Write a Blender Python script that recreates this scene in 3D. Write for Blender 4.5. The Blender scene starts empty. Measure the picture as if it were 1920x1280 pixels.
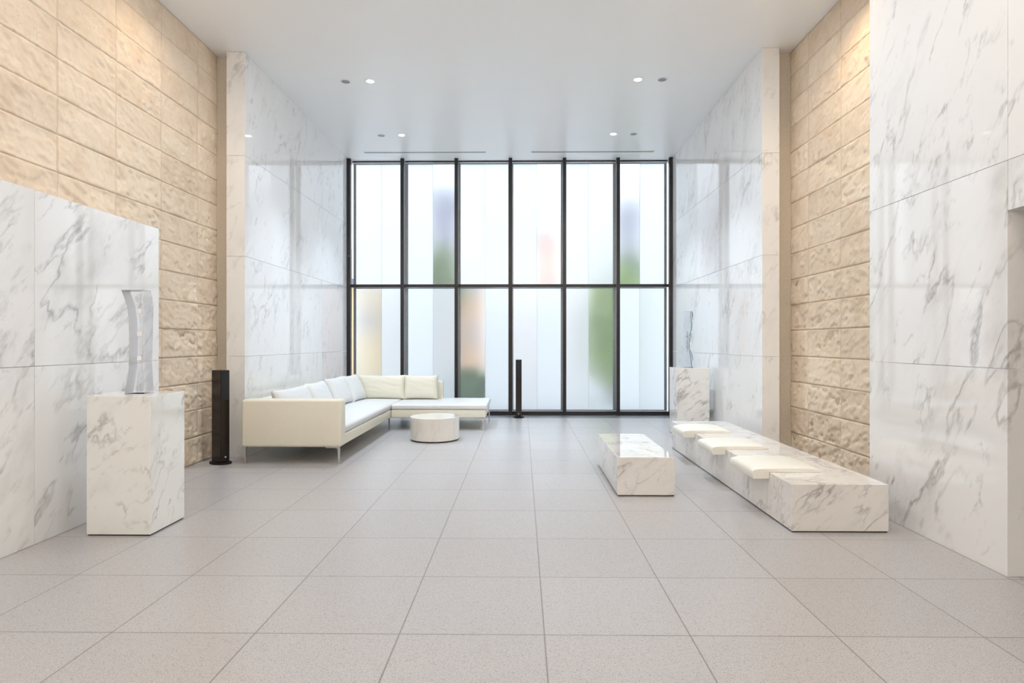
import bpy, bmesh, math, random
import numpy as np
from mathutils import Vector, Matrix
R = math.radians
random.seed(7)
sc = bpy.context.scene
col = sc.collection

# ------------------------------------------------------------------ camera, light, exposure
T = 0.6                                    # floor tile (m)
FPX, YAW, CX, CY, CAMZ = 1109.43, 0.0117, 965.612, 641.5845, 2.012 * T
cam_data = bpy.data.cameras.new('camera')
cam = bpy.data.objects.new('camera', cam_data)
col.objects.link(cam)
cam.location = (0, 0, CAMZ)
cam.rotation_euler = (R(90), 0, YAW)
cam_data.sensor_fit = 'HORIZONTAL'
cam_data.sensor_width = 36.0
cam_data.lens = FPX / 1920 * 36.0
cam_data.shift_x = (960 - CX) / 1920
cam_data.shift_y = (CY - 640) / 1920
cam_data.clip_start = 0.05
sc.camera = cam
sc.view_settings.view_transform = 'Standard'
sc.view_settings.look = 'None'
sc.view_settings.gamma = 1
sc.view_settings.use_curve_mapping = False
sc.view_settings.exposure = 0.37

SKY = 1.70
world = bpy.data.worlds.new('world')
sc.world = world
world.use_nodes = True
wn = world.node_tree
wn.nodes.clear()
wo = wn.nodes.new('ShaderNodeOutputWorld')
wb = wn.nodes.new('ShaderNodeBackground')
wr = wn.nodes.new('ShaderNodeValToRGB')
wt = wn.nodes.new('ShaderNodeTexCoord')
ws = wn.nodes.new('ShaderNodeSeparateXYZ')
wn.links.new(wt.outputs['Generated'], ws.inputs[0])
wn.links.new(ws.outputs['Z'], wr.inputs[0])
wr.color_ramp.elements[0].position = 0.0
wr.color_ramp.elements[0].color = (0.90, 0.94, 1.0, 1)
wr.color_ramp.elements[1].position = 0.7
wr.color_ramp.elements[1].color = (0.72, 0.84, 1.0, 1)
wn.links.new(wr.outputs[0], wb.inputs[0])
wb.inputs[1].default_value = SKY
wn.links.new(wb.outputs[0], wo.inputs[0])

cy = sc.cycles
cy.max_bounces = 14
cy.diffuse_bounces = 6
cy.glossy_bounces = 5
cy.transmission_bounces = 10
cy.transparent_max_bounces = 10
cy.use_denoising = True
cy.caustics_reflective = False
cy.caustics_refractive = True
cy.sample_clamp_indirect = 8

WARM = (1.0, 0.74, 0.47)
MILD = (1.0, 0.90, 0.78)
NEUTRAL = (0.84, 0.92, 1.0)


def lamp(name, loc, power, radius, color, parent=None, spot=None, rot=(0, 0, 0)):
    d = bpy.data.lights.new(name, 'SPOT' if spot else 'AREA')
    d.energy = power
    d.color = color
    if spot:
        d.spot_size = R(spot)
        d.spot_blend = 0.7
        d.shadow_soft_size = radius
    else:
        d.shape = 'DISK'
        d.size = radius * 2
    o = bpy.data.objects.new(name, d)
    col.objects.link(o)
    o.location = loc
    o.rotation_euler = rot
    if parent:
        o.parent = parent
    return o


# ------------------------------------------------------------------ helpers
def tag(o, label=None, cat=None, group=None, kind=None):
    if label: o['label'] = label
    if cat: o['category'] = cat
    if group: o['group'] = group
    if kind: o['kind'] = kind
    return o


def empty(name, loc=(0, 0, 0), rz=0.0):
    o = bpy.data.objects.new(name, None)
    o.empty_display_size = 0.1
    col.objects.link(o)
    o.location = loc
    o.rotation_euler = (0, 0, rz)
    return o


def obj(name, bm, mats, parent=None, loc=None, smooth=False, rz=None):
    me = bpy.data.meshes.new(name)
    if isinstance(bm, bmesh.types.BMesh):
        bmesh.ops.recalc_face_normals(bm, faces=bm.faces)
        bm.to_mesh(me)
        bm.free()
    else:
        me.from_pydata(*bm)
    for m in (mats if isinstance(mats, (list, tuple)) else [mats]):
        me.materials.append(m)
    if smooth:
        for p in me.polygons:
            p.use_smooth = True
    o = bpy.data.objects.new(name, me)
    col.objects.link(o)
    if parent: o.parent = parent
    if loc: o.location = loc
    if rz is not None: o.rotation_euler = (0, 0, rz)
    return o


def autosmooth(o, angle=40):
    me = o.data
    me.shade_smooth() if hasattr(me, 'shade_smooth') else None
    bm = bmesh.new()
    bm.from_mesh(me)
    for e in bm.edges:
        if len(e.link_faces) == 2 and e.calc_face_angle(0) > R(angle):
            e.smooth = False
    for f in bm.faces:
        f.smooth = True
    bm.to_mesh(me)
    bm.free()
    return o


def box(bm, x0, x1, y0, y1, z0, z1, mi=0):
    v = [bm.verts.new(p) for p in ((x0, y0, z0), (x1, y0, z0), (x1, y1, z0), (x0, y1, z0),
                                   (x0, y0, z1), (x1, y0, z1), (x1, y1, z1), (x0, y1, z1))]
    fs = []
    for q in ((0, 3, 2, 1), (4, 5, 6, 7), (0, 1, 5, 4), (1, 2, 6, 5), (2, 3, 7, 6), (3, 0, 4, 7)):
        f = bm.faces.new([v[i] for i in q])
        f.material_index = mi
        fs.append(f)
    return v, fs


def boxes(name, lst, mats, parent=None, bevel=0.0, seg=2, **k):
    bm = bmesh.new()
    for b in lst:
        box(bm, *b)
    if bevel:
        bmesh.ops.bevel(bm, geom=list(bm.edges), offset=bevel, segments=seg, affect='EDGES', profile=0.5)
    return obj(name, bm, mats, parent, **k)


def cyl(bm, x, y, z0, z1, r, n=48, r2=None):
    r2 = r if r2 is None else r2
    a = [bm.verts.new((x + r * math.cos(2 * math.pi * i / n), y + r * math.sin(2 * math.pi * i / n), z0)) for i in range(n)]
    b = [bm.verts.new((x + r2 * math.cos(2 * math.pi * i / n), y + r2 * math.sin(2 * math.pi * i / n), z1)) for i in range(n)]
    for i in range(n):
        bm.faces.new((a[i], a[(i + 1) % n], b[(i + 1) % n], b[i]))
    bm.faces.new(a[::-1])
    bm.faces.new(b)


def lathe(prof, n=48):
    bm = bmesh.new()
    rings = []
    for r, z in prof:
        if r < 1e-6:
            rings.append([bm.verts.new((0, 0, z))])
        else:
            rings.append([bm.verts.new((r * math.cos(2 * math.pi * i / n), r * math.sin(2 * math.pi * i / n), z)) for i in range(n)])
    for a, b in zip(rings[:-1], rings[1:]):
        for i in range(n):
            j = (i + 1) % n
            if len(a) == 1 and len(b) == 1: continue
            if len(a) == 1: bm.faces.new((a[0], b[i], b[j]))
            elif len(b) == 1: bm.faces.new((a[i], a[j], b[0]))
            else: bm.faces.new((a[i], a[j], b[j], b[i]))
    return bm


# ------------------------------------------------------------------ materials
def mat(name):
    m = bpy.data.materials.new(name)
    m.use_nodes = True
    nt = m.node_tree
    nt.nodes.clear()
    out = nt.nodes.new('ShaderNodeOutputMaterial')
    return m, nt, out


def N(nt, t, **k):
    n = nt.nodes.new(t)
    for a, b in k.items():
        if a.startswith('i_'):
            n.inputs[a[2:].replace('_', ' ')].default_value = b
        else:
            setattr(n, a, b)
    return n


def ramp(nt, src, stops, interp='LINEAR'):
    r = nt.nodes.new('ShaderNodeValToRGB')
    r.color_ramp.interpolation = interp
    e = r.color_ramp.elements
    while len(e) < len(stops): e.new(0.5)
    for i, (p, c) in enumerate(stops):
        e[i].position = p
        e[i].color = (c, c, c, 1) if isinstance(c, (int, float)) else (*c, 1)
    nt.links.new(src, r.inputs[0])
    return r.outputs[0]


def math_(nt, op, a, b=None, c=None):
    n = nt.nodes.new('ShaderNodeMath')
    n.operation = op
    for i, v in enumerate((a, b, c)):
        if v is None: continue
        if isinstance(v, (int, float)): n.inputs[i].default_value = v
        else: nt.links.new(v, n.inputs[i])
    return n.outputs[0]


def mix(nt, fac, a, b, blend='MIX'):
    n = nt.nodes.new('ShaderNodeMix')
    n.data_type = 'RGBA'
    n.blend_type = blend
    for i, v in ((0, fac), (6, a), (7, b)):
        if isinstance(v, (int, float)): n.inputs[i].default_value = v
        elif isinstance(v, tuple): n.inputs[i].default_value = (*v, 1)
        else: nt.links.new(v, n.inputs[i])
    return n.outputs[2]


def bsdf(nt, out, color, rough, metal=0.0, spec=0.5, bump=None, bstr=0.2, bdist=0.01, coat=0.0):
    b = nt.nodes.new('ShaderNodeBsdfPrincipled')
    if isinstance(color, tuple): b.inputs['Base Color'].default_value = (*color, 1)
    else: nt.links.new(color, b.inputs['Base Color'])
    if isinstance(rough, (int, float)): b.inputs['Roughness'].default_value = rough
    else: nt.links.new(rough, b.inputs['Roughness'])
    b.inputs['Metallic'].default_value = metal
    b.inputs['Specular IOR Level'].default_value = spec
    b.inputs['Coat Weight'].default_value = coat
    b.inputs['Coat Roughness'].default_value = 0.1
    if bump is not None:
        n = nt.nodes.new('ShaderNodeBump')
        n.inputs['Strength'].default_value = bstr
        n.inputs['Distance'].default_value = bdist
        nt.links.new(bump, n.inputs['Height'])
        nt.links.new(n.outputs[0], b.inputs['Normal'])
    nt.links.new(b.outputs[0], out.inputs[0])
    return b


def simple(name, color, rough=0.5, metal=0.0, spec=0.5, noise=None, nstr=0.1, var=0.06):
    m, nt, out = mat(name)
    tc = N(nt, 'ShaderNodeTexCoord')
    nz = N(nt, 'ShaderNodeTexNoise', i_Scale=(noise or 30.0), i_Detail=3.0)
    nt.links.new(tc.outputs['Object'], nz.inputs['Vector'])
    lo = tuple(c * (1 - var) for c in color)
    hi = tuple(min(1, c * (1 + var)) for c in color)
    c = ramp(nt, nz.outputs[0], [(0.3, lo), (0.7, hi)])
    bsdf(nt, out, c, rough, metal, spec, nz.outputs[0] if noise else None, nstr, 0.003)
    return m


def marble(name, d, base=(0.86, 0.855, 0.845), vein=(0.36, 0.34, 0.33), scale=1.0, rough=0.045, strength=1.0,
           seed=0.0, islands=True, spec=0.9, cover=0.52):
    """white marble with broken grey streaks running along direction d"""
    m, nt, out = mat(name)
    L = nt.links.new
    geo = N(nt, 'ShaderNodeNewGeometry')
    dv = Vector(d).normalized()
    a = dv.orthogonal().normalized()
    b = dv.cross(a)
    off = N(nt, 'ShaderNodeCombineXYZ')
    if islands:
        L(math_(nt, 'MULTIPLY', geo.outputs['Random Per Island'], 37.0), off.inputs[0])
        L(math_(nt, 'MULTIPLY', geo.outputs['Random Per Island'], 91.0), off.inputs[1])
    off.inputs[2].default_value = seed
    pos = N(nt, 'ShaderNodeVectorMath', operation='ADD')
    L(geo.outputs['Position'], pos.inputs[0])
    L(off.outputs[0], pos.inputs[1])

    def coords(sl, sp):
        comb = N(nt, 'ShaderNodeCombineXYZ')
        for i, (v, s) in enumerate(((dv, sl), (a, sp), (b, sp))):
            dt = N(nt, 'ShaderNodeVectorMath', operation='DOT_PRODUCT')
            L(pos.outputs[0], dt.inputs[0])
            dt.inputs[1].default_value = tuple(v * s * scale)
            L(dt.outputs['Value'], comb.inputs[i])
        return comb.outputs[0]

    def veins(vec, sc_, det, dist, w, soft):
        nz = N(nt, 'ShaderNodeTexNoise', i_Scale=sc_, i_Detail=det, i_Roughness=0.56, i_Distortion=dist)
        L(vec, nz.inputs['Vector'])
        r = math_(nt, 'ABSOLUTE', math_(nt, 'SUBTRACT', nz.outputs[0], 0.5))
        return ramp(nt, r, [(0.0, 1.0), (w, 0.55), (soft, 0.0)], 'EASE')

    c1 = coords(0.30, 2.3)
    c2 = coords(0.5, 5.2)
    v1 = veins(c1, 1.0, 5.0, 0.15, 0.007, 0.026)
    v2 = veins(c2, 1.0, 5.0, 0.2, 0.010, 0.035)
    mk = N(nt, 'ShaderNodeTexNoise', i_Scale=1.5, i_Detail=4.0, i_Roughness=0.6)
    L(coords(0.8, 1.6), mk.inputs['Vector'])
    mask = ramp(nt, mk.outputs[0], [(cover - 0.04, 0.0), (cover + 0.13, 1.0)])
    mk2 = N(nt, 'ShaderNodeTexNoise', i_Scale=3.2, i_Detail=5.0, i_Roughness=0.65)
    L(coords(0.9, 1.5), mk2.inputs['Vector'])
    mask2 = ramp(nt, mk2.outputs[0], [(0.5, 0.0), (0.66, 1.0)])
    cl = N(nt, 'ShaderNodeTexNoise', i_Scale=1.0, i_Detail=6.0, i_Roughness=0.6, i_Distortion=0.3)
    L(coords(0.9, 3.0), cl.inputs['Vector'])
    cloud = ramp(nt, cl.outputs[0], [(0.5, 0.0), (0.8, 1.0)])
    f1 = math_(nt, 'MULTIPLY', v1, mask)
    f2 = math_(nt, 'MULTIPLY', v2, mask2)
    f3 = math_(nt, 'MULTIPLY', math_(nt, 'MULTIPLY', cloud, mask), 0.42)
    tot = math_(nt, 'MAXIMUM', math_(nt, 'MULTIPLY', f1, 0.62), math_(nt, 'MULTIPLY', f2, 0.55))
    tot = math_(nt, 'ADD', tot, f3)
    tot = math_(nt, 'MINIMUM', math_(nt, 'MULTIPLY', tot, strength), 0.95)
    warm = N(nt, 'ShaderNodeTexNoise', i_Scale=0.9, i_Detail=2.0)
    L(pos.outputs[0], warm.inputs['Vector'])
    bc = ramp(nt, warm.outputs[0], [(0.3, base), (0.7, (base[0] * 0.975, base[1] * 0.975, base[2] * 0.98))])
    c = mix(nt, tot, bc, vein)
    bsdf(nt, out, c, rough, 0.0, spec)
    return m


def m_stone():
    m, nt, out = mat('split_face_limestone')
    L = nt.links.new
    geo = N(nt, 'ShaderNodeNewGeometry')
    off = N(nt, 'ShaderNodeVectorMath', operation='ADD')
    cmb = N(nt, 'ShaderNodeCombineXYZ')
    L(math_(nt, 'MULTIPLY', geo.outputs['Random Per Island'], 53.0), cmb.inputs[0])
    L(geo.outputs['Position'], off.inputs[0])
    L(cmb.outputs[0], off.inputs[1])
    n1 = N(nt, 'ShaderNodeTexNoise', i_Scale=5.0, i_Detail=8.0, i_Roughness=0.65, i_Distortion=0.4)
    n2 = N(nt, 'ShaderNodeTexNoise', i_Scale=26.0, i_Detail=6.0, i_Roughness=0.7)
    n3 = N(nt, 'ShaderNodeTexNoise', i_Scale=11.0, i_Detail=6.0, i_Roughness=0.6, i_Distortion=1.2)
    for n in (n1, n2, n3): L(off.outputs[0], n.inputs['Vector'])
    c = ramp(nt, n1.outputs[0], [(0.3, (0.71, 0.575, 0.43)), (0.52, (0.80, 0.675, 0.53)), (0.75, (0.85, 0.745, 0.61))])
    tint = ramp(nt, geo.outputs['Random Per Island'], [(0.0, (0.90, 0.88, 0.87)), (1.0, (1.0, 1.0, 1.0))])
    c = mix(nt, 1.0, c, tint, 'MULTIPLY')
    streak = ramp(nt, math_(nt, 'ABSOLUTE', math_(nt, 'SUBTRACT', n3.outputs[0], 0.5)), [(0.0, 1.0), (0.02, 0.0)])
    sm = math_(nt, 'MULTIPLY', math_(nt, 'MULTIPLY', streak, ramp(nt, n1.outputs[0], [(0.5, 0.0), (0.62, 1.0)])), 0.45)
    c = mix(nt, sm, c, (0.40, 0.31, 0.23))
    h = math_(nt, 'ADD', math_(nt, 'MULTIPLY', n2.outputs[0], 0.35), n3.outputs[0])
    bsdf(nt, out, c, 0.85, 0.0, 0.2, h, 0.4, 0.010)
    return m


def m_floor():
    m, nt, out = mat('flamed_granite_tiles')
    L = nt.links.new
    geo = N(nt, 'ShaderNodeNewGeometry')
    sep = N(nt, 'ShaderNodeSeparateXYZ')
    L(geo.outputs['Position'], sep.inputs[0])

    def edge(o, o0):
        t = math_(nt, 'DIVIDE', math_(nt, 'SUBTRACT', o, o0), T)
        fr = math_(nt, 'FRACT', math_(nt, 'ADD', t, 100.0))
        return math_(nt, 'MINIMUM', fr, math_(nt, 'SUBTRACT', 1.0, fr)), math_(nt, 'FLOOR', t)
    ex, ix = edge(sep.outputs[0], 0.1548 * T)
    ey, iy = edge(sep.outputs[1], 4.0732 * T)
    e = math_(nt, 'MINIMUM', ex, ey)
    joint = ramp(nt, e, [(0.0030, 1.0), (0.0048, 0.0)])
    cid = N(nt, 'ShaderNodeCombineXYZ')
    L(ix, cid.inputs[0]); L(iy, cid.inputs[1])
    wn_ = N(nt, 'ShaderNodeTexWhiteNoise', noise_dimensions='2D')
    L(cid.outputs[0], wn_.inputs['Vector'])
    n1 = N(nt, 'ShaderNodeTexNoise', i_Scale=260.0, i_Detail=3.0, i_Roughness=0.7)
    n2 = N(nt, 'ShaderNodeTexVoronoi', i_Scale=210.0)
    n3 = N(nt, 'ShaderNodeTexNoise', i_Scale=60.0, i_Detail=3.0, i_Roughness=0.7)
    for n in (n1, n2, n3): L(geo.outputs['Position'], n.inputs['Vector'])
    c = ramp(nt, n1.outputs[0], [(0.32, (0.27, 0.255, 0.25)), (0.5, (0.45, 0.435, 0.435)), (0.68, (0.62, 0.61, 0.61))])
    sepc = N(nt, 'ShaderNodeSeparateColor')
    L(n2.outputs['Color'], sepc.inputs[0])
    dk = ramp(nt, sepc.outputs[0], [(0.0, (0.74, 0.72, 0.71)), (0.25, (1.0, 1.0, 1.0)), (1.0, (1.08, 1.06, 1.05))])
    c = mix(nt, 1.0, c, dk, 'MULTIPLY')
    tv = ramp(nt, wn_.outputs['Value'], [(0.0, (0.965, 0.96, 0.955)), (1.0, (1.02, 1.02, 1.02))])
    c = mix(nt, 1.0, c, tv, 'MULTIPLY')
    c = mix(nt, joint, c, (0.16, 0.14, 0.13))
    h = math_(nt, 'SUBTRACT', math_(nt, 'MULTIPLY', n3.outputs[0], 0.25), joint)
    rg = ramp(nt, n3.outputs[0], [(0.3, 0.27), (0.7, 0.37)])
    bsdf(nt, out, c, rg, 0.0, 0.8, h, 0.12, 0.003)
    return m


def m_frost(name, trans, rough, tint=(0.97, 0.985, 0.99)):
    """acid etched glass: rough refraction mixed with light scattered through"""
    m, nt, out = mat(name)
    rf = N(nt, 'ShaderNodeBsdfRefraction', i_Roughness=rough, i_IOR=1.45)
    rf.inputs['Color'].default_value = (*tint, 1)
    tl = N(nt, 'ShaderNodeBsdfTranslucent')
    tl.inputs['Color'].default_value = (*tint, 1)
    ms = N(nt, 'ShaderNodeMixShader')
    ms.inputs[0].default_value = trans
    nt.links.new(rf.outputs[0], ms.inputs[1])
    nt.links.new(tl.outputs[0], ms.inputs[2])
    gl = N(nt, 'ShaderNodeBsdfGlossy', i_Roughness=0.15)
    m2 = N(nt, 'ShaderNodeMixShader')
    m2.inputs[0].default_value = 0.04
    nt.links.new(ms.outputs[0], m2.inputs[1])
    nt.links.new(gl.outputs[0], m2.inputs[2])
    nt.links.new(m2.outputs[0], out.inputs[0])
    return m


def m_glass(name, rough=0.0, tint=(0.97, 0.985, 0.985), ior=1.45):
    m, nt, out = mat(name)
    g = N(nt, 'ShaderNodeBsdfGlass', i_Roughness=rough, i_IOR=ior)
    g.inputs['Color'].default_value = (*tint, 1)
    nt.links.new(g.outputs[0], out.inputs[0])
    return m


def m_emit(name, color, strength):
    m, nt, out = mat(name)
    e = N(nt, 'ShaderNodeEmission')
    e.inputs[0].default_value = (*color, 1)
    e.inputs[1].default_value = strength
    nt.links.new(e.outputs[0], out.inputs[0])
    return m


def m_leather(name, color, rough=0.38):
    m, nt, out = mat(name)
    tc = N(nt, 'ShaderNodeTexCoord')
    v = N(nt, 'ShaderNodeTexVoronoi', i_Scale=350.0)
    n = N(nt, 'ShaderNodeTexNoise', i_Scale=7.0, i_Detail=5.0, i_Roughness=0.6, i_Distortion=0.8)
    for q in (v, n): nt.links.new(tc.outputs['Object'], q.inputs['Vector'])
    h = math_(nt, 'ADD', math_(nt, 'MULTIPLY', v.outputs['Distance'], 0.06), n.outputs[0])
    c = ramp(nt, n.outputs[0], [(0.3, tuple(q * 0.97 for q in color)), (0.7, color)])
    bsdf(nt, out, c, rough, 0.0, 0.45, h, 0.2, 0.008)
    return m


def m_ceiling():
    m, nt, out = mat('painted_ceiling')
    tc = N(nt, 'ShaderNodeNewGeometry')
    n = N(nt, 'ShaderNodeTexNoise', i_Scale=1.2, i_Detail=2.0)
    nt.links.new(tc.outputs['Position'], n.inputs['Vector'])
    c = ramp(nt, n.outputs[0], [(0.3, (0.89, 0.895, 0.895)), (0.7, (0.90, 0.905, 0.905))])
    bsdf(nt, out, c, 0.34, 0.0, 0.5)
    return m


M = {}
M['marble_l'] = marble('marble_left', (0.35, 0.62, 0.75), seed=3.0, strength=1.25, cover=0.49)
M['marble_r'] = marble('marble_right', (0.35, -0.45, 0.85), seed=8.0, strength=1.35, cover=0.48)
M['marble_lf'] = marble('marble_far_left', (0.4, 0.42, 0.85), seed=13.0, strength=0.9, cover=0.53)
M['marble_rf'] = marble('marble_far_right', (0.4, -0.5, 0.85), seed=19.0, strength=0.95, cover=0.52)
M['marble_o'] = marble('marble_block_left', (0.55, 0.55, 0.75), base=(0.86, 0.86, 0.82), seed=41.0, scale=1.5, strength=1.1, cover=0.49)
M['marble_b'] = marble('marble_block_right', (0.68, -0.3, 0.62), base=(0.81, 0.785, 0.745), seed=31.4, scale=1.6, strength=1.3, cover=0.43)
M['marble_t'] = marble('marble_round_table', (0.2, 0.1, 0.95), base=(0.74, 0.70, 0.63), seed=5.0, scale=1.6, strength=0.7)
M['stone'] = m_stone()
M['floor'] = m_floor()
M['ceiling'] = m_ceiling()
M['plaster'] = simple('beige_plaster', (0.62, 0.56, 0.47), 0.8, noise=60.0)
M['dark'] = simple('shadow_gap_black', (0.02, 0.018, 0.016), 0.6)
M['bronze'] = simple('dark_bronze_frame', (0.028, 0.025, 0.025), 0.32, 0.3)
M['grey_metal'] = simple('grey_anodised', (0.36, 0.37, 0.39), 0.35, 0.7)
M['steel'] = simple('brushed_steel', (0.55, 0.55, 0.54), 0.25, 1.0)
M['leather'] = m_leather('ivory_leather', (0.76, 0.72, 0.60))
M['leather_w'] = m_leather('white_leather', (0.71, 0.71, 0.70))
M['leather_y'] = m_leather('cream_leather', (0.87, 0.85, 0.77))
M['spk_wood'] = simple('dark_brown_lacquer', (0.014, 0.007, 0.005), 0.25)
M['spk_black'] = simple('black_grille', (0.006, 0.006, 0.007), 0.6, noise=900.0)
M['badge'] = simple('silver_badge', (0.75, 0.74, 0.72), 0.3, 0.8)
M['white_metal'] = simple('white_enamel', (0.85, 0.85, 0.84), 0.35)
M['baffle'] = simple('grey_baffle', (0.20, 0.20, 0.20), 0.5)
M['lamp_on'] = m_emit('warm_lamp', (1.0, 0.95, 0.88), 5.0)
M['clear_glass'] = m_glass('clear_cast_glass', 0.0, (0.97, 0.975, 0.985), 1.07)
M['crystal'] = m_glass('crystal_glass', 0.02, (0.93, 0.95, 0.97), 1.17)
M['smoke'] = simple('grey_polished_glass', (0.42, 0.43, 0.44), 0.15)
def m_tint(name, c, body):
    m, nt, out = mat(name)
    tr = N(nt, 'ShaderNodeBsdfTransparent')
    df = N(nt, 'ShaderNodeBsdfDiffuse')
    df.inputs[0].default_value = (*c, 1)
    ms = N(nt, 'ShaderNodeMixShader')
    ms.inputs[0].default_value = body
    nt.links.new(tr.outputs[0], ms.inputs[1]); nt.links.new(df.outputs[0], ms.inputs[2])
    nt.links.new(ms.outputs[0], out.inputs[0])
    return m


M['satin'] = m_tint('glass_side_shade', (0.70, 0.70, 0.74), 0.30)
M['tint_light'] = m_tint('glass_edge_light', (0.95, 0.95, 0.97), 0.40)
M['etched'] = simple('etched_white_glass', (0.88, 0.89, 0.91), 0.25)
M['fr_strong'] = m_frost('dense_frosted_glass', 0.80, 0.6)
M['fr_mid'] = m_frost('medium_frosted_glass', 0.45, 0.5)
M['fr_light'] = m_frost('light_frosted_glass', 0.10, 0.30)

# ------------------------------------------------------------------ the setting
CEIL = 4.26
XL, XR = -2.91, 2.50          # marble faces
SL, SR = -3.25, 2.83          # stone faces
YW = 9.79                     # mullion fronts
YP = 6.18                     # pier fronts
YB = -3.6                     # rear wall


def structure(o, label=None):
    return tag(o, label, None, None, 'structure')


structure(boxes('floor', [(-3.6, 4.4, YB, 9.44, -0.1, 0.0)], M['floor']), 'grey speckled granite tile floor of the lobby')
structure(boxes('ceiling', [(-3.6, 4.4, YB, 10.15, CEIL, CEIL + 0.1)], M['ceiling']), 'white ceiling over the lobby')
structure(boxes('wall_rear', [(-3.6, 4.4, YB - 0.1, YB, 0, CEIL)], M['plaster']))
structure(boxes('trim_1', [(XL, XR, 9.44, 9.475, -0.1, -0.004)], M['dark']), 'dark slot in the floor before the glass wall')
structure(boxes('trim_2', [(XL, XR, 9.475, 10.3, -0.1, 0.0)], M['grey_metal'], bevel=0.002), 'grey metal floor strip under the glass wall')


def slabs(xf, xb, ys, zs, name, m, label, gap=0.0012, bev=0.0012):
    bm = bmesh.new()
    x0, x1 = min(xf, xb), max(xf, xb)
    for y0, y1 in zip(ys[:-1], ys[1:]):
        for z0, z1 in zip(zs[:-1], zs[1:]):
            box(bm, x0, x1, y0 + gap, y1 - gap, z0 + (gap if z0 > 0 else 0), z1 - gap)
    bmesh.ops.bevel(bm, geom=list(bm.edges), offset=bev, segments=1, affect='EDGES')
    return structure(obj(name, bm, m), label)


# left low marble screen in front of the stone wall
slabs(XL, SL + 0.02, [YB, -1.1, -0.1, 0.9, 1.9, 2.7, 3.5, 4.71], [0, 1.064, 2.118], 'wall_left_low', M['marble_l'],
      'low polished white marble wall on the left, in front of the stone')
# marble piers running to the glass wall
slabs(XL, -3.105, [YP, 7.38, 8.58, 10.1], [0, 1.06, 2.112, 3.17, CEIL], 'wall_left_pier', M['marble_lf'],
      'tall polished marble wall on the left beside the glass')
slabs(XR - 0.01, 2.668, [YP - 0.02, 7.38, 8.58, 10.1], [0, 1.06, 2.112, 3.17, CEIL], 'wall_right_pier', M['marble_rf'],
      'tall polished marble wall on the right beside the glass')
structure(boxes('wall_left_return', [(-3.5, -3.105, 6.28, 6.5, 0, CEIL), (-3.3, -3.106, 6.5, 10.1, 0, CEIL)], M['plaster']),
          'narrow beige return beside the left marble wall')
structure(boxes('wall_right_return', [(2.668, 3.1, 6.27, 6.5, 0, CEIL), (2.669, 2.9, 6.5, 10.1, 0, CEIL)], M['plaster']),
          'narrow beige return beside the right marble wall')
# right tall marble wall with a passage opening toward the viewer
bm = bmesh.new()
g = 0.0012
for (y0, y1, z0, z1) in ((3.075, 4.285, 0, 1.07), (3.075, 4.285, 1.07, 2.145), (3.075, 4.285, 2.145, CEIL),
                         (1.85, 3.075, 1.885, 2.145), (1.85, 3.075, 2.145, CEIL), (0.6, 1.85, 1.885, 2.145), (0.6, 1.85, 2.145, CEIL),
                         (-0.6, 0.6, 0, 2.145), (-0.6, 0.6, 2.145, CEIL), (-1.8, -0.6, 0, 2.145), (-1.8, -0.6, 2.145, CEIL),
                         (YB, -1.8, 0, CEIL)):
    box(bm, XR, XR + 0.30, y0 + g, y1 - g, z0 + (g if z0 else 0), z1 - g)
bmesh.ops.bevel(bm, geom=list(bm.edges), offset=0.0012, segments=1, affect='EDGES')
structure(obj('wall_right', bm, M['marble_r']), 'tall polished marble wall on the right with grey veins')
structure(boxes('wall_right_passage', [(XR + 0.301, 4.4, 3.075, 3.2, 0, CEIL), (XR + 0.301, 4.4, 0.0, 0.598, 0, CEIL),
                                       (4.25, 4.4, 0.598, 3.075, 0, CEIL)], M['marble_r']), 'marble lining of the side passage')
structure(boxes('ceiling_passage', [(XR + 0.301, 4.25, 0.598, 3.075, 2.3, 2.35)], M['plaster']), 'ceiling of the side passage')


# split-face stone: every stone is a small relief inside one wall mesh
def vnoise(u, v, seed):
    rs = np.random.RandomState(seed)
    tab = rs.rand(64, 64)
    iu, iv = np.floor(u).astype(int), np.floor(v).astype(int)
    fu, fv = u - iu, v - iv
    fu = fu * fu * (3 - 2 * fu); fv = fv * fv * (3 - 2 * fv)
    a = tab[iu % 64, iv % 64]; b = tab[(iu + 1) % 64, iv % 64]
    c = tab[iu % 64, (iv + 1) % 64]; d = tab[(iu + 1) % 64, (iv + 1) % 64]
    return (a * (1 - fu) + b * fu) * (1 - fv) + (c * (1 - fu) + d * fu) * fv


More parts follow.
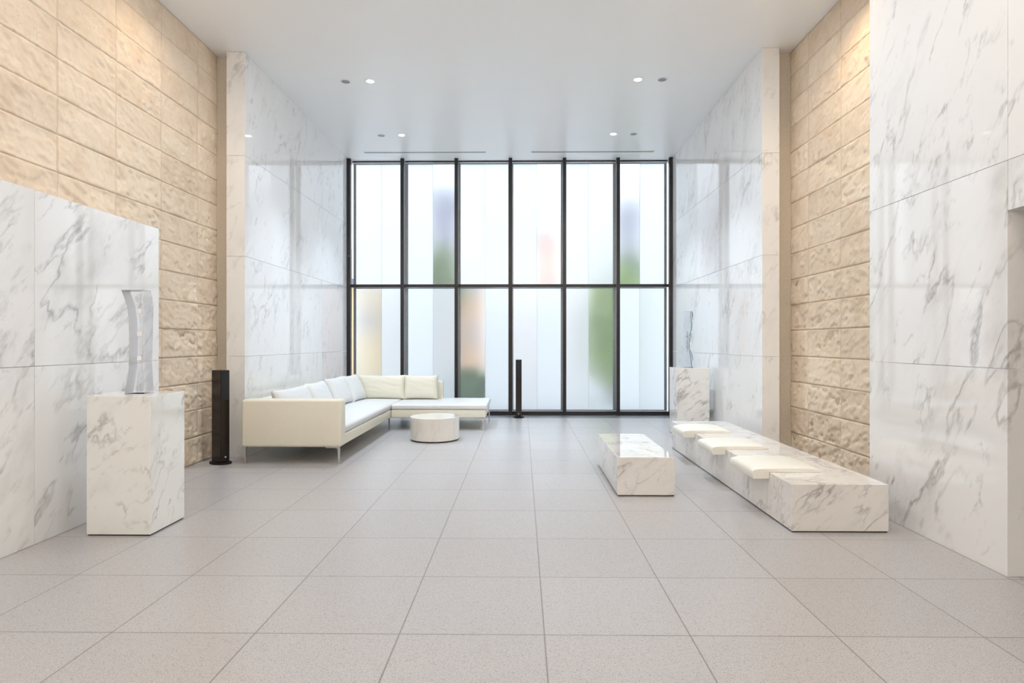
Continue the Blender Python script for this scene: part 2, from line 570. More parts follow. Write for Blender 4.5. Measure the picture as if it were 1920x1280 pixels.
def stone_wall(name, face, sign, joints, rows, skew, label, seed):
    """face: x of the nominal stone face; sign: +1 when the room lies toward +x"""
    V, F = [], []
    rs = np.random.RandomState(seed)
    for ri in range(rows):
        z0 = ri * CEIL / rows; z1 = (ri + 1) * CEIL / rows
        for ji, (y0, y1) in enumerate(zip(joints[:-1], joints[1:])):
            fine = y1 > 3.2
            nu = (max(6, int((y1 - y0) / 0.012)) if fine else 6)
            nv = (22 if fine else 4)
            us = np.concatenate([[0, 0.0022], np.linspace(0.0050, (y1 - y0) - 0.0050, nu), [(y1 - y0) - 0.0022, (y1 - y0)]])
            vs = np.concatenate([[0, 0.0022], np.linspace(0.0050, (z1 - z0) - 0.0050, nv), [(z1 - z0) - 0.0022, (z1 - z0)]])
            U, W = np.meshgrid(us, vs, indexing='ij')
            ou, ov = rs.rand(2) * 50
            s = skew
            A = (U + s * W); B = (W - s * U)           # skewed so ridges run diagonally
            h = np.zeros_like(U)
            n1 = vnoise(A * 3.0 + ou, B * 7.0 + ov, seed + 1)
            n2 = vnoise(A * 8 + ov, B * 17 + ou, seed + 2)
            n3 = vnoise(A * 22 + ou, B * 34 + ov, seed + 3)
            n4 = vnoise(A * 45 + ou, B * 60 + ov, seed + 4)
            lvl = n1 * 0.5 + n2 * 0.3 + n3 * 0.2
            r = rs.rand()
            k = 3.0 + 2.0 * r
            chip = np.floor(lvl * k) / k + np.clip((lvl * k % 1 - 0.82) / 0.18, 0, 1) / k
            amp = 0.35 + 0.75 * rs.rand() + (0.35 if z0 < 2.2 else 0)
            h = 0.036 * amp * (chip - 0.45) + 0.008 * amp * (n3 - 0.5) + 0.004 * (n4 - 0.5) + 0.0015 * rs.randn()
            e = np.minimum(np.minimum(U, us[-1] - U), np.minimum(W, vs[-1] - W))
            fall = np.clip(e / 0.030, 0, 1)
            top = h * (0.10 + 0.90 * fall * (2 - fall))
            top = np.where(e < 0.0030, -0.014, top)
            P = np.stack([face + sign * top, y0 + U, z0 + W], -1).reshape(-1, 3)
            base = len(V)
            V.extend(P.tolist())
            m, n = len(us), len(vs)
            for i in range(m - 1):
                for j in range(n - 1):
                    q = (base + i * n + j, base + (i + 1) * n + j, base + (i + 1) * n + j + 1, base + i * n + j + 1)
                    F.append(q if sign > 0 else q[::-1])
    # backing slab
    x0, x1 = (face - 0.25, face - 0.021) if sign > 0 else (face + 0.021, face + 0.25)
    b = len(V)
    y0, y1 = joints[0], joints[-1]
    V += [(x0, y0, 0), (x1, y0, 0), (x1, y1, 0), (x0, y1, 0), (x0, y0, CEIL), (x1, y0, CEIL), (x1, y1, CEIL), (x0, y1, CEIL)]
    for q in ((0, 3, 2, 1), (4, 5, 6, 7), (0, 1, 5, 4), (1, 2, 6, 5), (2, 3, 7, 6), (3, 0, 4, 7)):
        F.append(tuple(b + i for i in q))
    o = obj(name, (V, [], F), M['stone'], smooth=True)
    return structure(o, label)


jl = [4.104 + 0.598 * k for k in range(-13, 4)]
jl = [y for y in jl if y > YB] + [6.275]
jl[-2:] = [5.90, 6.278]
stone_wall('wall_left', SL, 1, jl, 16, -0.45, 'beige split-face stone block wall on the left', 11)
jr = [4.10, 4.691, 5.289, 5.887, 6.268]
stone_wall('wall_right_stone', SR, -1, jr, 16, -0.45, 'beige split-face stone block wall on the right behind the long bench', 29)

# ------------------------------------------------------------------ the glass wall
mx = [-2.879, -1.987, -1.089, -0.190, 0.705, 1.592, 2.462]
S, D, L_ = 0, 1, 2     # dense / medium / light frosting
LOW = [(L_, D), (S, D), (L_, S), (D, S), (D, L_), (S, D)]
UPP = [(S, S), (S, L_), (S, S), (S, L_), (S, D), (L_, S)]
WHERE = ['leftmost', 'second from left', 'third from left', 'fourth from left', 'fifth from left', 'rightmost']
for i in range(6):
    w = empty('window_%d' % (i + 1), ((mx[i] + mx[i + 1]) / 2, 9.9, 0))
    structure(w, '%s tall bay of the frosted glass wall' % WHERE[i])
    cx0 = (mx[i] + mx[i + 1]) / 2
    hw = 0.029
    a, b = mx[i] - cx0 + hw, mx[i + 1] - cx0 - hw
    for k in ([i] if i < 5 else [5, 6]):
        boxes('mullion', [(mx[k] - cx0 - hw, mx[k] - cx0 + hw, YW - 9.9, -0.04, 0.0, CEIL)], M['bronze'], w, bevel=0.003)
    boxes('window_sill', [(a, b, -0.08, 0.0, 0.0, 0.062)], M['bronze'], w, bevel=0.002)
    boxes('transom', [(a - 0.01, b + 0.01, -0.039, 0.05, 2.128, 2.176)], M['bronze'], w, bevel=0.002)
    boxes('window_head', [(a - 0.01, b + 0.01, 0.04, 0.07, CEIL - 0.020, CEIL)], M['bronze'], w)
    a2, b2 = mx[i] - cx0, mx[i + 1] - cx0
    for (z0, z1, pat) in ((0.045, 2.14, LOW[i]), (2.165, CEIL, UPP[i])):
        e = 0.029
        boxes('glazing_bead', [(a2, a2 + e + 0.014, 0.185, 0.199, z0, z1), (b2 - e - 0.014, b2, 0.185, 0.199, z0, z1),
                               (a2 + e + 0.014, b2 - e - 0.014, 0.185, 0.199, z0, z0 + 0.016), (a2 + e + 0.014, b2 - e - 0.014, 0.185, 0.199, z1 - 0.016, z1)],
              M['grey_metal'], w)
        bm = bmesh.new()
        mid = (a2 + b2) / 2 + 0.01 * (3 - i)
        box(bm, a2 + 0.001, mid - 0.0006, 0.20, 0.212, z0 + 0.001, z1 - 0.001, pat[0])
        box(bm, mid + 0.0006, b2 - 0.001, 0.20, 0.212, z0 + 0.001, z1 - 0.001, pat[1])
        obj('pane', bm, [M['fr_strong'], M['fr_mid'], M['fr_light']], w)

# ------------------------------------------------------------------ outside: forecourt, building, planting
M['paving'] = simple('pale_paving', (0.62, 0.62, 0.60), 0.8, noise=3.0)
M['leaf'] = simple('leaf_green', (0.16, 0.30, 0.06), 0.6, noise=9.0, var=0.35)
M['leaf_y'] = simple('leaf_light_green', (0.36, 0.52, 0.08), 0.6, noise=9.0, var=0.3)
M['bark'] = simple('bark', (0.12, 0.08, 0.05), 0.9, noise=20.0)
M['pink'] = simple('pale_pink_render', (0.95, 0.58, 0.46), 0.8, noise=2.0)
M['terracotta'] = simple('terracotta_render', (0.86, 0.52, 0.30), 0.8, noise=2.0)
M['sandstone'] = simple('sand_render', (0.86, 0.66, 0.38), 0.8, noise=2.0)
M['slate'] = simple('slate_cladding', (0.22, 0.22, 0.30), 0.6, noise=2.0)
structure(boxes('ground', [(-30, 30, 10.3, 60, -0.3, -0.12)], M['paving']), 'pale paving outside the glass')


def blob_tree(x, y, h, r, mleaf, seed, z0=0.9):
    rs = random.Random(seed)
    t = empty('tree', (x, y, -0.12))
    bm = bmesh.new()
    cyl(bm, 0, 0, 0, h * 0.7, 0.09, 12, 0.04)
    for k in range(5):
        a = rs.random() * 6.28
        p0 = Vector((0, 0, h * (0.3 + 0.08 * k)))
        p1 = p0 + Vector((math.cos(a) * r * 0.7, math.sin(a) * r * 0.7, h * 0.18))
        d = (p1 - p0)
        q = d.to_track_quat('Z', 'Y').to_matrix().to_4x4()
        bmesh.ops.create_cone(bm, cap_ends=True, segments=6, radius1=0.03, radius2=0.012, depth=d.length,
                              matrix=Matrix.Translation((p0 + p1) / 2) @ q)
    obj('trunk', bm, M['bark'], t)
    V, F = [], []
    for k in range(2600):
        u = rs.random() * 2 - 1; a = rs.random() * 6.283; rr = rs.random() ** 0.4
        lump = 1 + 0.25 * math.sin(a * 3 + seed) * math.cos(u * 4 + seed)
        c = Vector((r * rr * lump * math.sqrt(1 - u * u) * math.cos(a), r * rr * lump * math.sqrt(1 - u * u) * math.sin(a),
                    z0 + (h - z0) * (0.5 + 0.5 * u * rr)))
        n = Vector((rs.uniform(-1, 1), rs.uniform(-1, 1), rs.uniform(0, 1))).normalized()
        s1 = n.orthogonal().normalized() * 0.075; s2 = n.cross(s1).normalized() * 0.045
        b0 = len(V)
        V += [tuple(c - s1), tuple(c + s2), tuple(c + s1), tuple(c - s2)]
        F.append((b0, b0 + 1, b0 + 2, b0 + 3))
    obj('foliage', (V, [], F), mleaf, t)
    return t


t = blob_tree(2.0, 13.2, 3.1, 0.8, M['leaf_y'], 3, 0.25); tag(t, 'light green tree blurred behind the fifth bay of frosted glass', 'tree', 'trees outside the glass')
t = blob_tree(2.8, 15.2, 3.7, 0.6, M['leaf'], 5, 1.9); tag(t, 'green treetop blurred behind the upper pane of the rightmost bay', 'tree', 'trees outside the glass')
t = blob_tree(-2.0, 14.6, 3.8, 0.6, M['leaf'], 8, 1.9); tag(t, 'green treetop blurred behind the upper pane of the second bay', 'tree', 'trees outside the glass')
t = blob_tree(-1.05, 11.9, 0.8, 0.5, M['leaf'], 13, 0.05); tag(t, 'low green bush blurred at the foot of the third bay', 'bush', 'trees outside the glass')


def building(x0, x1, y0, y1, h, m, label, wins):
    b = empty('building', ((x0 + x1) / 2, y0, -0.12))
    c = (x0 + x1) / 2
    boxes('wall', [(x0 - c, x1 - c, 0, y1 - y0, 0, h)], m, b)
    boxes('roof', [(x0 - c - 0.15, x1 - c + 0.15, -0.15, y1 - y0 + 0.1, h, h + 0.2)], M['slate'], b)
    for (wx, wz, ww, wh) in wins:
        f = boxes('window', [(wx - ww / 2, wx + ww / 2, -0.04, 0.01, wz, wz + wh)], M['white_metal'], b)
        boxes('window_pane', [(wx - ww / 2 + 0.06, wx + ww / 2 - 0.06, -0.05, -0.041, wz + 0.06, wz + wh - 0.06)], M['slate'], f)
    tag(b, label, 'building', 'buildings outside the glass')


building(-5.1, -4.1, 17.5, 21.0, 3.0, M['sandstone'], 'sand coloured building blurred behind the leftmost bay', [(0.0, 1.6, 0.6, 0.8)])
building(-1.85, -1.0, 16.2, 18.0, 2.75, M['terracotta'], 'terracotta building blurred behind the third bay', [(0.1, 1.3, 0.4, 0.5)])
building(0.25, 1.25, 17.4, 19.6, 4.5, M['pink'], 'tall pale pink building blurred behind the fourth bay', [(0.2, 2.2, 0.5, 0.8)])
building(-3.2, -1.9, 19.2, 22.0, 6.2, M['slate'], 'tall slate building blurred behind the second bay', [(0.2, 4.2, 0.5, 0.8)])
building(3.2, 4.1, 19.4, 22.0, 5.9, M['slate'], 'tall slate building blurred behind the rightmost bay', [(0.1, 4.0, 0.5, 0.8)])

# ------------------------------------------------------------------ ceiling fittings
def downlight(x, y, lit, aim, label):
    t = empty('downlight', (x, y, CEIL))
    tag(t, label, 'ceiling light', 'recessed ceiling lights')
    o = obj('trim_ring', lathe([(0.046, 0.0), (0.046, -0.004), (0.062, -0.004), (0.066, 0.0)], 40), M['white_metal'], t, smooth=True)
    if lit:
        o = obj('lamp', lathe([(0.0, -0.012), (0.022, -0.011), (0.038, -0.006), (0.044, -0.001)], 32), M['lamp_on'], t, smooth=True)
        tag(o, 'glowing white lamp face')
        lamp('lamp_light', (0, 0, -0.03), 175, 0.04, (0.74, 0.87, 1.0), t, spot=82)
    else:
        obj('baffle', lathe([(0.046, -0.003), (0.036, -0.001), (0.034, -0.001)], 32), M['baffle'], t)
        obj('louvre', lathe([(0.032, -0.001), (0.024, -0.004), (0.012, -0.005), (0.0, -0.005)], 32), M['grey_metal'], t)
    return t


downlight(-2.065, 6.903, False, 0, 'unlit grey recessed ceiling light, nearer left pair')
downlight(-1.774, 6.898, True, 1, 'lit white recessed ceiling light, nearer left pair')
downlight(1.347, 6.892, True, -1, 'lit white recessed ceiling light, nearer right pair')
downlight(1.632, 6.895, False, 0, 'unlit grey recessed ceiling light, nearer right pair')
downlight(-2.076, 8.71, False, 0, 'unlit grey recessed ceiling light, left pair close to the glass wall')
downlight(-1.774, 8.70, True, 1, 'lit white recessed ceiling light, left pair close to the glass wall')
downlight(1.34, 8.69, True, -1, 'lit white recessed ceiling light, right pair close to the glass wall')
downlight(1.637, 8.69, False, 0, 'unlit grey recessed ceiling light, right pair close to the glass wall')
for x0, x1, lab in ((-2.546, -0.571, 'long thin slot air diffuser in the ceiling above the left bays of glass'),
                    (0.14, 2.123, 'long thin slot air diffuser in the ceiling above the right bays of glass')):
    t = empty('air_diffuser', ((x0 + x1) / 2, 9.49, CEIL))
    tag(t, lab, 'air vent', 'slot diffusers in the ceiling')
    hl = (x1 - x0) / 2
    boxes('frame', [(-hl, hl, -0.035, -0.022, -0.004, 0), (-hl, hl, 0.022, 0.035, -0.004, 0),
                    (-hl, -hl + 0.012, -0.022, 0.022, -0.004, 0), (hl - 0.012, hl, -0.022, 0.022, -0.004, 0)], M['white_metal'], t)
    boxes('slot', [(-hl + 0.012, hl - 0.012, -0.022, 0.022, -0.0015, 0)], M['baffle'], t)

# unseen fill lamps added under the ceiling to brighten the room; wall washers follow
for x, y, p, c in ((-1.5, 5.0, 21, NEUTRAL), (1.05, 5.0, 21, NEUTRAL), (-1.5, 3.2, 12, NEUTRAL), (1.05, 3.2, 12, NEUTRAL),
                   (-2.0, 1.6, 6, MILD), (1.7, 1.8, 7, MILD), (-1.8, -1.2, 3, MILD), (1.4, -1.2, 4, MILD)):
    lamp('fill_lamp', (x, y, CEIL - 0.02), p, 0.06, c)
for x, y, p, a_ in ((-2.6, 3.4, 11, 150), (-2.7, 4.9, 17, 150), (1.95, 2.4, 22, 140), (2.28, 4.8, 38, 140)):
    lamp('wall_washer', (x, y, CEIL - 0.02), p, 0.06, WARM, spot=a_)
# unseen area light added behind the camera to brighten the ceiling
cove = lamp('fill_uplight', (-0.2, YB + 0.35, 2.7), 190, 1.0, (1.0, 0.97, 0.95), rot=(R(180 - 18), 0, 0))
cove.data.shape = 'RECTANGLE'
cove.data.size = 5.0
cove.data.size_y = 0.25
structure(boxes('trim_3', [(XL, XR, YB, YB + 0.6, 2.5, 2.55), (XL, XR, YB + 0.57, YB + 0.6, 2.55, 2.75)], M['plaster']), 'unseen ledge added under the ceiling fill light')

# ------------------------------------------------------------------ marble blocks
def marble_block(name, x0, x1, y0, y1, h, m, label, cat, gap=0.008):
    t = empty(name, ((x0 + x1) / 2, (y0 + y1) / 2, 0))
    tag(t, label, cat)
    a, b = (x1 - x0) / 2, (y1 - y0) / 2
    boxes('body', [(-a, a, -b, b, gap, h)], m, t, bevel=0.003)
    boxes('plinth', [(-a + 0.006, a - 0.006, -b + 0.006, b - 0.006, 0, gap)], M['dark'], t)  # recessed base coloured black for the shadow line under the block
    return t


marble_block('pedestal', -2.718, -2.316, 3.662, 4.035, 0.873, M['marble_o'],
             'white marble pedestal beside the low left wall, under the curved glass sculpture', 'pedestal')
marble_block('pedestal', 1.99, 2.40, 7.6, 8.0, 0.876, M['marble_b'],
             'marble pedestal at the far end of the long bench, under the carved glass column', 'pedestal')
marble_block('bench', 1.715, 2.325, 3.778, 6.80, 0.306, M['marble_b'], 'long low marble bench along the right wall with three cushions', 'bench')
marble_block('coffee_table', 0.751, 1.20, 4.653, 5.85, 0.306, M['marble_b'], 'rectangular low marble block table left of the long bench', 'table')
t = empty('round_table', (-1.084, 7.36, 0))
tag(t, 'round drum shaped marble coffee table in front of the sofa', 'table')
bm = lathe([(0.0, 0.016), (0.301, 0.016), (0.304, 0.019), (0.304, 0.287), (0.301, 0.29), (0.0, 0.29)], 96)
autosmooth(obj('drum', bm, M['marble_t'], t))
bm = bmesh.new(); cyl(bm, 0, 0, 0, 0.016, 0.29, 64)
obj('plinth', bm, M['dark'], t)  # black puts the shade below the drum into the base colour

# ------------------------------------------------------------------ glass sculptures
def loft(rings):
    bm = bmesh.new()
    prev = None
    for pts in rings:
        cur = [bm.verts.new(p) for p in pts]
        if prev:
            for i in range(len(cur)):
                j = (i + 1) % len(cur)
                bm.faces.new((prev[i], prev[j], cur[j], cur[i]))
        else:
            bm.faces.new(cur[::-1])
        prev = cur
    bm.faces.new(prev)
    return bm


t = empty('glass_sculpture', (-2.507, 3.86, 0.873))
tag(t, 'clear curved glass block sculpture on the left marble pedestal', 'sculpture')
rings = []
Ht = 0.675
fl = [(0, -0.070), (0.08, -0.062), (0.25, -0.044), (0.5, -0.040), (0.72, -0.044), (0.86, -0.058), (0.96, -0.082), (1.0, -0.092)]
fr = [(0, 0.056), (0.1, 0.050), (0.3, 0.043), (0.55, 0.048), (0.8, 0.052), (0.92, 0.047), (1.0, 0.036)]
for k in range(61):
    f = k / 60
    z = Ht * f
    l_ = np.interp(f, *zip(*fl)); r_ = np.interp(f, *zip(*fr))
    notch = 0.014 if any(abs(f - zc) < 0.022 for zc in (0.34, 0.57, 0.79)) else 0.0
    rings.append([(l_, -0.05 + notch, z), (r_, -0.05 + notch, z), (r_ + 0.002, 0.05, z), (l_ + 0.012, 0.05, z)])
autosmooth(obj('glass_body', loft(rings), M['clear_glass'], t), 30)
for zc in (0.34, 0.57, 0.79):
    tag(boxes('polished_step', [(0.008, 0.040, -0.050, -0.036, Ht * zc - 0.014, Ht * zc + 0.022)], M['etched'], t, bevel=0.004), 'bright white step')
def blade(name, side, m, th):
    """thin sheet painting the light or shade of one side of the block"""
    rg = []
    for k in range(41):
        f = k / 40
        l_ = np.interp(f, *zip(*fl)); r_ = np.interp(f, *zip(*fr))
        x = (r_ + 0.0005, r_ + 0.0005 + th) if side > 0 else (l_ - 0.0005 - th, l_ - 0.0005)
        rg.append([(x[0], -0.049, Ht * f), (x[1], -0.049, Ht * f), (x[1], 0.049, Ht * f), (x[0], 0.049, Ht * f)])
    return autosmooth(obj(name, loft(rg), m, t), 30)


tag(blade('side_shade', 1, M['satin'], 0.002), 'grey sheet for the shaded glass side')  # grey tint paints the darker side of the clear block
tag(blade('edge_light', -1, M['tint_light'], 0.002), 'white sheet for the bright glass edge')  # white tint paints the bright band along the left edge
tag(boxes('overhang', [(-0.094, 0.036, -0.052, 0.05, Ht - 0.004, Ht)], M['smoke'], t), 'grey top overhang')
tag(boxes('cut_edge', [(-0.042, 0.02, -0.052, 0.0, Ht * 0.30, Ht * 0.303)], M['smoke'], t), 'grey cut line')

t = empty('glass_sculpture', (2.165, 7.80, 0.876))
tag(t, 'clear carved glass column sculpture on the far right marble pedestal', 'sculpture')
prof = [(0, .073), (.12, .072), (.20, .070), (.24, .062), (.27, .052), (.34, .045), (.5, .047), (.60, .05), (.64, .060), (.70, .074), (.80, .074),
        (.82, .068), (.86, .066), (.9, .060), (.93, .066), (1.0, .066)]
rings = []
Hs = 0.735
for k in range(81):
    f = k / 80
    r = np.interp(f, [p[0] for p in prof], [p[1] for p in prof])
    ox = 0.012 * (1 - f) - 0.008 * math.sin(f * 5)
    pts = []
    for i in range(24):
        a = 2 * math.pi * i / 24
        c, s = math.cos(a), math.sin(a)
        q = (abs(c) ** 5 + abs(s) ** 5) ** (-1 / 5)
        wob = 1 + 0.03 * math.sin(a * 3 + f * 17) + 0.02 * math.sin(f * 60 + a * 2)
        pts.append((ox + r * q * c * wob, r * 0.75 * q * s * wob, f * Hs))
    rings.append(pts)
autosmooth(obj('glass_body', loft(rings), M['crystal'], t), 50)
bm = bmesh.new()
for k in range(11):
    bmesh.ops.create_uvsphere(bm, u_segments=12, v_segments=8, radius=0.009 + 0.003 * (k % 3),
                              matrix=Matrix.Translation((-0.006 + 0.006 * (k % 2), -0.045, Hs * (0.30 + 0.033 * k))))
tag(obj('carved_beads', bm, M['steel'], t, smooth=True), 'row of silvery beads carved down the front')

# ------------------------------------------------------------------ speakers
def speaker(x, y, rz, label):
    t = empty('speaker', (x, y, 0), rz)
    tag(t, label, 'speaker', 'slim floor speakers')
    w, d = 0.0475, 0.074
    boxes('cabinet', [(-w, w, -d, d, 0.022, 0.93)], M['spk_wood'], t, bevel=0.003)
    boxes('grille', [(-w + 0.004, w - 0.004, -d - 0.004, -d + 0.001, 0.635, 0.922)], M['spk_black'], t, bevel=0.001)
    boxes('front_panel', [(-w + 0.004, w - 0.004, -d - 0.003, -d + 0.001, 0.03, 0.631)], M['spk_wood'], t, bevel=0.001)
    bm = bmesh.new(); cyl(bm, 0, 0, 0, 0.008, 0.008, 20)
    bmesh.ops.rotate(bm, verts=bm.verts, cent=(0, 0, 0), matrix=Matrix.Rotation(R(90), 3, 'X'))
    bmesh.ops.translate(bm, verts=bm.verts, vec=(0.0, -d - 0.001, 0.07))
    tag(obj('badge', bm, M['badge'], t), 'small silver badge')
    bm = bmesh.new(); cyl(bm, 0, 0, 0, 0.014, 0.125, 48)
    bmesh.ops.scale(bm, verts=bm.verts, vec=(0.72, 1.0, 1.0))
    cyl(bm, 0, 0, 0.014, 0.022, 0.04, 24)
    tag(obj('base_plate', bm, M['spk_black'], t), 'black oval base plate')
    return t


speaker(-3.012, 5.88, R(60), 'slim dark speaker between the stone wall and the sofa arm')
speaker(-0.052, 9.52, 0.0, 'slim dark speaker in front of the middle of the glass wall')

# ------------------------------------------------------------------ the corner sofa
def puffy(name, x0, x1, y0, y1, z0, z1, m, parent, puff=0.02, edge=0.03, res=0.03, wr=0.0, seed=1, **k):
    """rounded box, top crowned, with soft wrinkles"""
    bm = bmesh.new()
    box(bm, x0, x1, y0, y1, z0, z1)
    bmesh.ops.bevel(bm, geom=list(bm.edges), offset=edge, segments=4, affect='EDGES', profile=0.6)
    for ax, lo, hi in ((0, x0, x1), (1, y0, y1), (2, z0, z1)):
        n = max(1, int((hi - lo - 2 * edge) / res))
        for i in range(1, n):
            p = [0, 0, 0]; p[ax] = lo + edge + (hi - lo - 2 * edge) * i / n
            no = [0, 0, 0]; no[ax] = 1
            bmesh.ops.bisect_plane(bm, geom=list(bm.verts) + list(bm.edges) + list(bm.faces), plane_co=p, plane_no=no)
    cx_, cy_ = (x0 + x1) / 2, (y0 + y1) / 2
    for v in bm.verts:
        u = (v.co.x - cx_) / ((x1 - x0) / 2); w = (v.co.y - cy_) / ((y1 - y0) / 2)
        t_ = (v.co.z - z0) / (z1 - z0)
        c = (1 - min(1, abs(u)) ** 4) * (1 - min(1, abs(w)) ** 4)
        wv = 0
        if wr:
            wv = wr * (math.sin(v.co.y * 31 + math.sin(v.co.x * 9 + seed) * 2.2) * 0.5 + math.sin(v.co.y * 57 + v.co.x * 23 + seed) * 0.3)
        v.co.z += t_ * (puff * c + wv * c)
    o = obj(name, bm, m, parent, smooth=True, **k)
    return o


sofa = empty('corner_sofa', (-2.2, 7.4, 0))
tag(sofa, 'ivory leather corner sofa with chaise on thin steel legs by the glass wall', 'sofa')
ox, oy = -2.2, 7.4


def sb(x0, x1, y0, y1, z0, z1):
    return (x0 - ox, x1 - ox, y0 - oy, y1 - oy, z0, z1)


def rbox(name, b, m, bevel):
    o = boxes(name, [sb(*b)], m, sofa, bevel=bevel, seg=4)
    return autosmooth(o, 45)


tag(rbox('arm', (-2.785, -1.79, 5.83, 6.0, 0.168, 0.64), M['leather'], 0.028), None)
rbox('back', (-2.785, -2.67, 6.002, 9.12, 0.168, 0.62), M['leather'], 0.025)
rbox('back', (-2.668, -1.205, 9.02, 9.12, 0.168, 0.62), M['leather'], 0.025)
rbox('base', (-2.668, -1.80, 6.002, 9.018, 0.170, 0.282), M['leather'], 0.014)
rbox('base', (-1.798, -0.50, 8.11, 9.018, 0.170, 0.282), M['leather'], 0.014)
rbox('base', (-1.20, -0.50, 9.02, 9.12, 0.170, 0.282), M['leather'], 0.014)
q = sb(-2.665, -1.80, 6.005, 9.01, 0.284, 0.358)
puffy('seat_cushion', *q, M['leather_w'], sofa, puff=0.022, edge=0.03, res=0.035, wr=0.004, seed=2)
q = sb(-1.797, -0.48, 8.10, 9.12, 0.284, 0.352)
# chaise cushion: full depth right of the back frame
puffy('chaise_cushion', *sb(-1.797, -1.203, 8.10, 9.015, 0.284, 0.352), M['leather_w'], sofa, puff=0.006, edge=0.026, res=0.05)
puffy('chaise_cushion', *sb(-1.23, -0.478, 8.10, 9.115, 0.284, 0.353), M['leather_w'], sofa, puff=0.010, edge=0.026, res=0.05)


def sofa_leg(x, y, dx, dy, bl=0.13):
    """flat steel blade: a bracket under the base that curves into a thin post; (dx, dy) points along the bracket"""
    bm = bmesh.new()
    th = 0.011
    pts = [(bl, 0.168), (bl, 0.158), (0.032, 0.158), (0.018, 0.152), (0.011, 0.138), (0.009, 0.0), (-0.004, 0.0), (-0.008, 0.150), (-0.008, 0.168)]
    side = (-dy, dx)
    A = [bm.verts.new((x - ox + dx * p + side[0] * th, y - oy + dy * p + side[1] * th, z)) for p, z in pts]
    B = [bm.verts.new((x - ox + dx * p - side[0] * th, y - oy + dy * p - side[1] * th, z)) for p, z in pts]
    bm.faces.new(A); bm.faces.new(B[::-1])
    for i in range(len(pts)):
        j = (i + 1) % len(pts)
        bm.faces.new((A[i], B[i], B[j], A[j]))
    obj('leg', bm, M['steel'], sofa)


sofa_leg(-2.76, 5.87, 0, 1)
sofa_leg(-1.82, 5.87, -1, 0)
sofa_leg(-1.83, 8.15, -1, 0)
sofa_leg(-2.74, 9.05, 1, 0)
sofa_leg(-0.53, 8.13, -1, 0)
sofa_leg(-0.50, 9.05, -1, 0)
sofa_leg(-2.75, 7.5, 0, 1)


def pillow(name, w, h, t_, m, loc, rz, lean, label, group, seed, cat='cushion'):
    """loose cushion standing on its edge: w along local x, h up, t_ thick, leaning back by lean"""
    n = 22
    bm = bmesh.new()
    rs = random.Random(seed)
    ph = [rs.random() * 6 for _ in range(6)]
    grid = {}
    for s in (1, -1):
        for i in range(n + 1):
            for j in range(n + 1):
                u, v = i / n * 2 - 1, j / n * 2 - 1
                ed = (1 - abs(u) ** 3.2) * (1 - abs(v) ** 3.2)
                th = 0.5 * t_ * (0.16 + 0.84 * max(0, ed) ** 0.42)
                cor = (abs(u) ** 3) * (abs(v) ** 3)
                pin = 1 + 0.018 * cor - 0.03 * (1 - u * u) * abs(v) ** 6 * 0 
                x = u * w / 2 * (1 - 0.035 * (1 - v * v) * abs(u) ** 4) * pin
                z = v * h / 2 * (1 - 0.05 * (1 - u * u) * abs(v) ** 4) * pin
                wr = 0.0025 * math.sin(u * 5 + v * 9 + ph[0] + 2 * math.sin(v * 3 + ph[1])) + 0.0022 * math.sin(v * 17 + u * 6 + 2.5 * math.sin(u * 4 + ph[3]) + ph[2])
                top = max(0, v) ** 2
                y = -s * (th + wr * (0.5 + top) * ed)
                if (abs(i - n / 2) == n / 2 or abs(j - n / 2) == n / 2):
                    key = (i, j, s)
                grid[(s, i, j)] = bm.verts.new((x, y, z))
    for s in (1, -1):
        for i in range(n):
            for j in range(n):
                q = [grid[(s, i, j)], grid[(s, i + 1, j)], grid[(s, i + 1, j + 1)], grid[(s, i, j + 1)]]
                bm.faces.new(q if s > 0 else q[::-1])
    rim = [(i, 0) for i in range(n)] + [(n, j) for j in range(n)] + [(i, n) for i in range(n, 0, -1)] + [(0, j) for j in range(n, 0, -1)]
    for k in range(len(rim)):
        a, b = rim[k], rim[(k + 1) % len(rim)]
        bm.faces.new((grid[(1, *a)], grid[(-1, *a)], grid[(-1, *b)], grid[(1, *b)]))
    bmesh.ops.translate(bm, verts=bm.verts, vec=(0, 0, h / 2))
    o = obj(name, bm, m, smooth=True)
    o.location = loc
    o.rotation_euler = (lean, 0, rz)
    tag(o, label, cat, group)
    return o


GB = 'loose back cushions on the corner sofa'
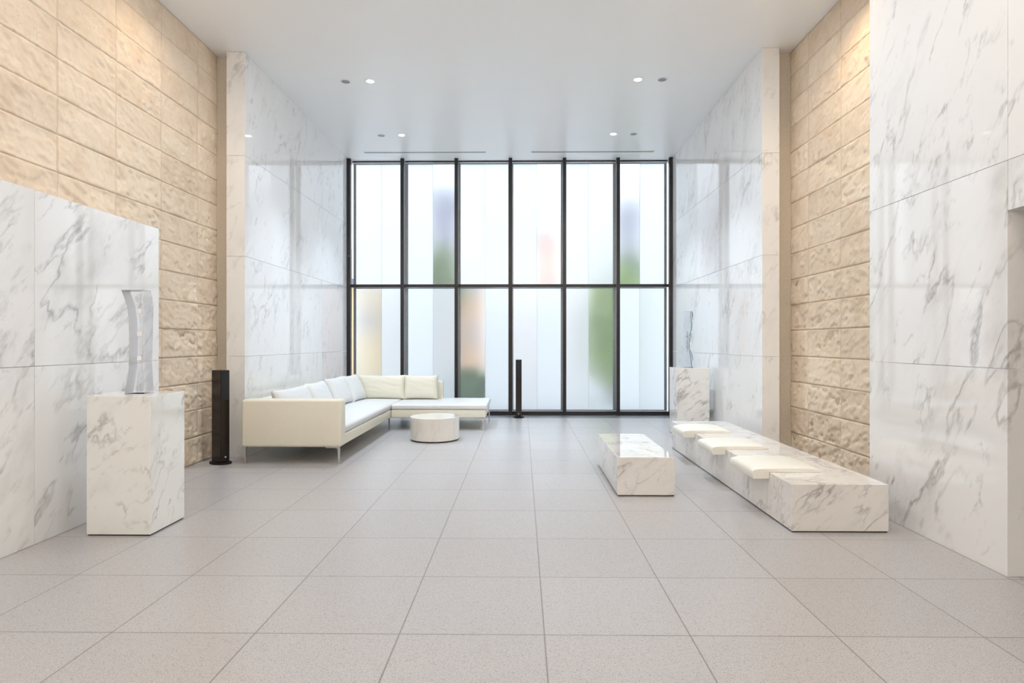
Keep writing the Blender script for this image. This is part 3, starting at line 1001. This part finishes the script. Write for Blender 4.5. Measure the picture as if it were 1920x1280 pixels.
# along the left wall: faces point toward +x (rz = 90 deg), leaning back toward the wall
pillow('back_cushion', 0.88, 0.36, 0.17, M['leather_w'], (-2.43, 6.52, 0.372), R(90), R(-24), 'white back cushion just behind the sofa arm', GB, 1)
pillow('back_cushion', 0.62, 0.37, 0.17, M['leather_w'], (-2.42, 7.27, 0.374), R(90), R(-25), 'white back cushion, second from the sofa arm along the wall', GB, 2)
pillow('back_cushion', 0.66, 0.39, 0.17, M['leather_w'], (-2.38, 7.92, 0.374), R(90), R(-25), 'white back cushion, third from the sofa arm along the wall', GB, 3)
pillow('back_cushion', 0.52, 0.39, 0.16, M['leather_w'], (-2.34, 8.49, 0.374), R(87), R(-25), 'white back cushion nearest the sofa corner along the wall', GB, 4)
pillow('back_cushion', 0.74, 0.36, 0.17, M['leather'], (-2.12, 8.84, 0.358), 0.0, R(-10), 'wide ivory back cushion facing the room at the sofa corner', GB, 5)
pillow('back_cushion', 0.51, 0.36, 0.17, M['leather'], (-1.515, 8.84, 0.358), 0.0, R(-10), 'small ivory back cushion facing the room beside the chaise', GB, 6)


# ------------------------------------------------------------------ bench pads with a lip over the bench edge
def pad(y0, y1, label):
    t = empty('seat_pad', (1.84, (y0 + y1) / 2, 0.306))
    tag(t, label, 'cushion', 'cream seat pads on the long marble bench')
    yh = (y1 - y0) / 2
    top = 0.045
    prof = [(0.235, 0.001), (0.235, 0.012), (0.20, 0.034), (0.12, top), (0.0, top + 0.004), (-0.12, top), (-0.20, 0.036), (-0.232, 0.022),
            (-0.241, 0.004), (-0.241, -0.035), (-0.236, -0.043), (-0.135, -0.043), (-0.128, -0.036), (-0.128, 0.001)]
    ny = 20
    bm = bmesh.new()
    rows = []
    for k in range(ny + 1):
        s = k / ny * 2 - 1
        f = (1 - abs(s) ** 5)
        yy = yh * s
        rows.append([bm.verts.new((x * (0.992 + 0.008 * f), yy, (z if z < 0.015 else 0.015 + (z - 0.015) * (0.35 + 0.65 * f ** 0.6)))) for x, z in prof])
    for a, b in zip(rows[:-1], rows[1:]):
        for i in range(len(prof)):
            j = (i + 1) % len(prof)
            bm.faces.new((a[i], a[j], b[j], b[i]))
    bm.faces.new(rows[0]); bm.faces.new(rows[-1][::-1])
    autosmooth(obj('pad_cover', bm, M['leather_y'], t), 50)
    # piped seam around the near end
    bm = bmesh.new()
    for sy in (-yh, yh):
        for (xa, za), (xb, zb) in zip(((0.23, 0.013), (-0.236, 0.006)), ((-0.236, 0.006), (-0.239, -0.040))):
            box(bm, min(xa, xb) - 0.0015, max(xa, xb) + 0.0015, sy - 0.002, sy + 0.002, min(za, zb) - 0.001, max(za, zb) + 0.001)
    return t


pad(4.12, 4.57, 'cream leather seat pad nearest the viewer on the long bench')
pad(5.0, 5.41, 'cream leather seat pad in the middle of the long bench')
pad(5.89, 6.30, 'cream leather seat pad at the far end of the long bench, nearest the pedestal')
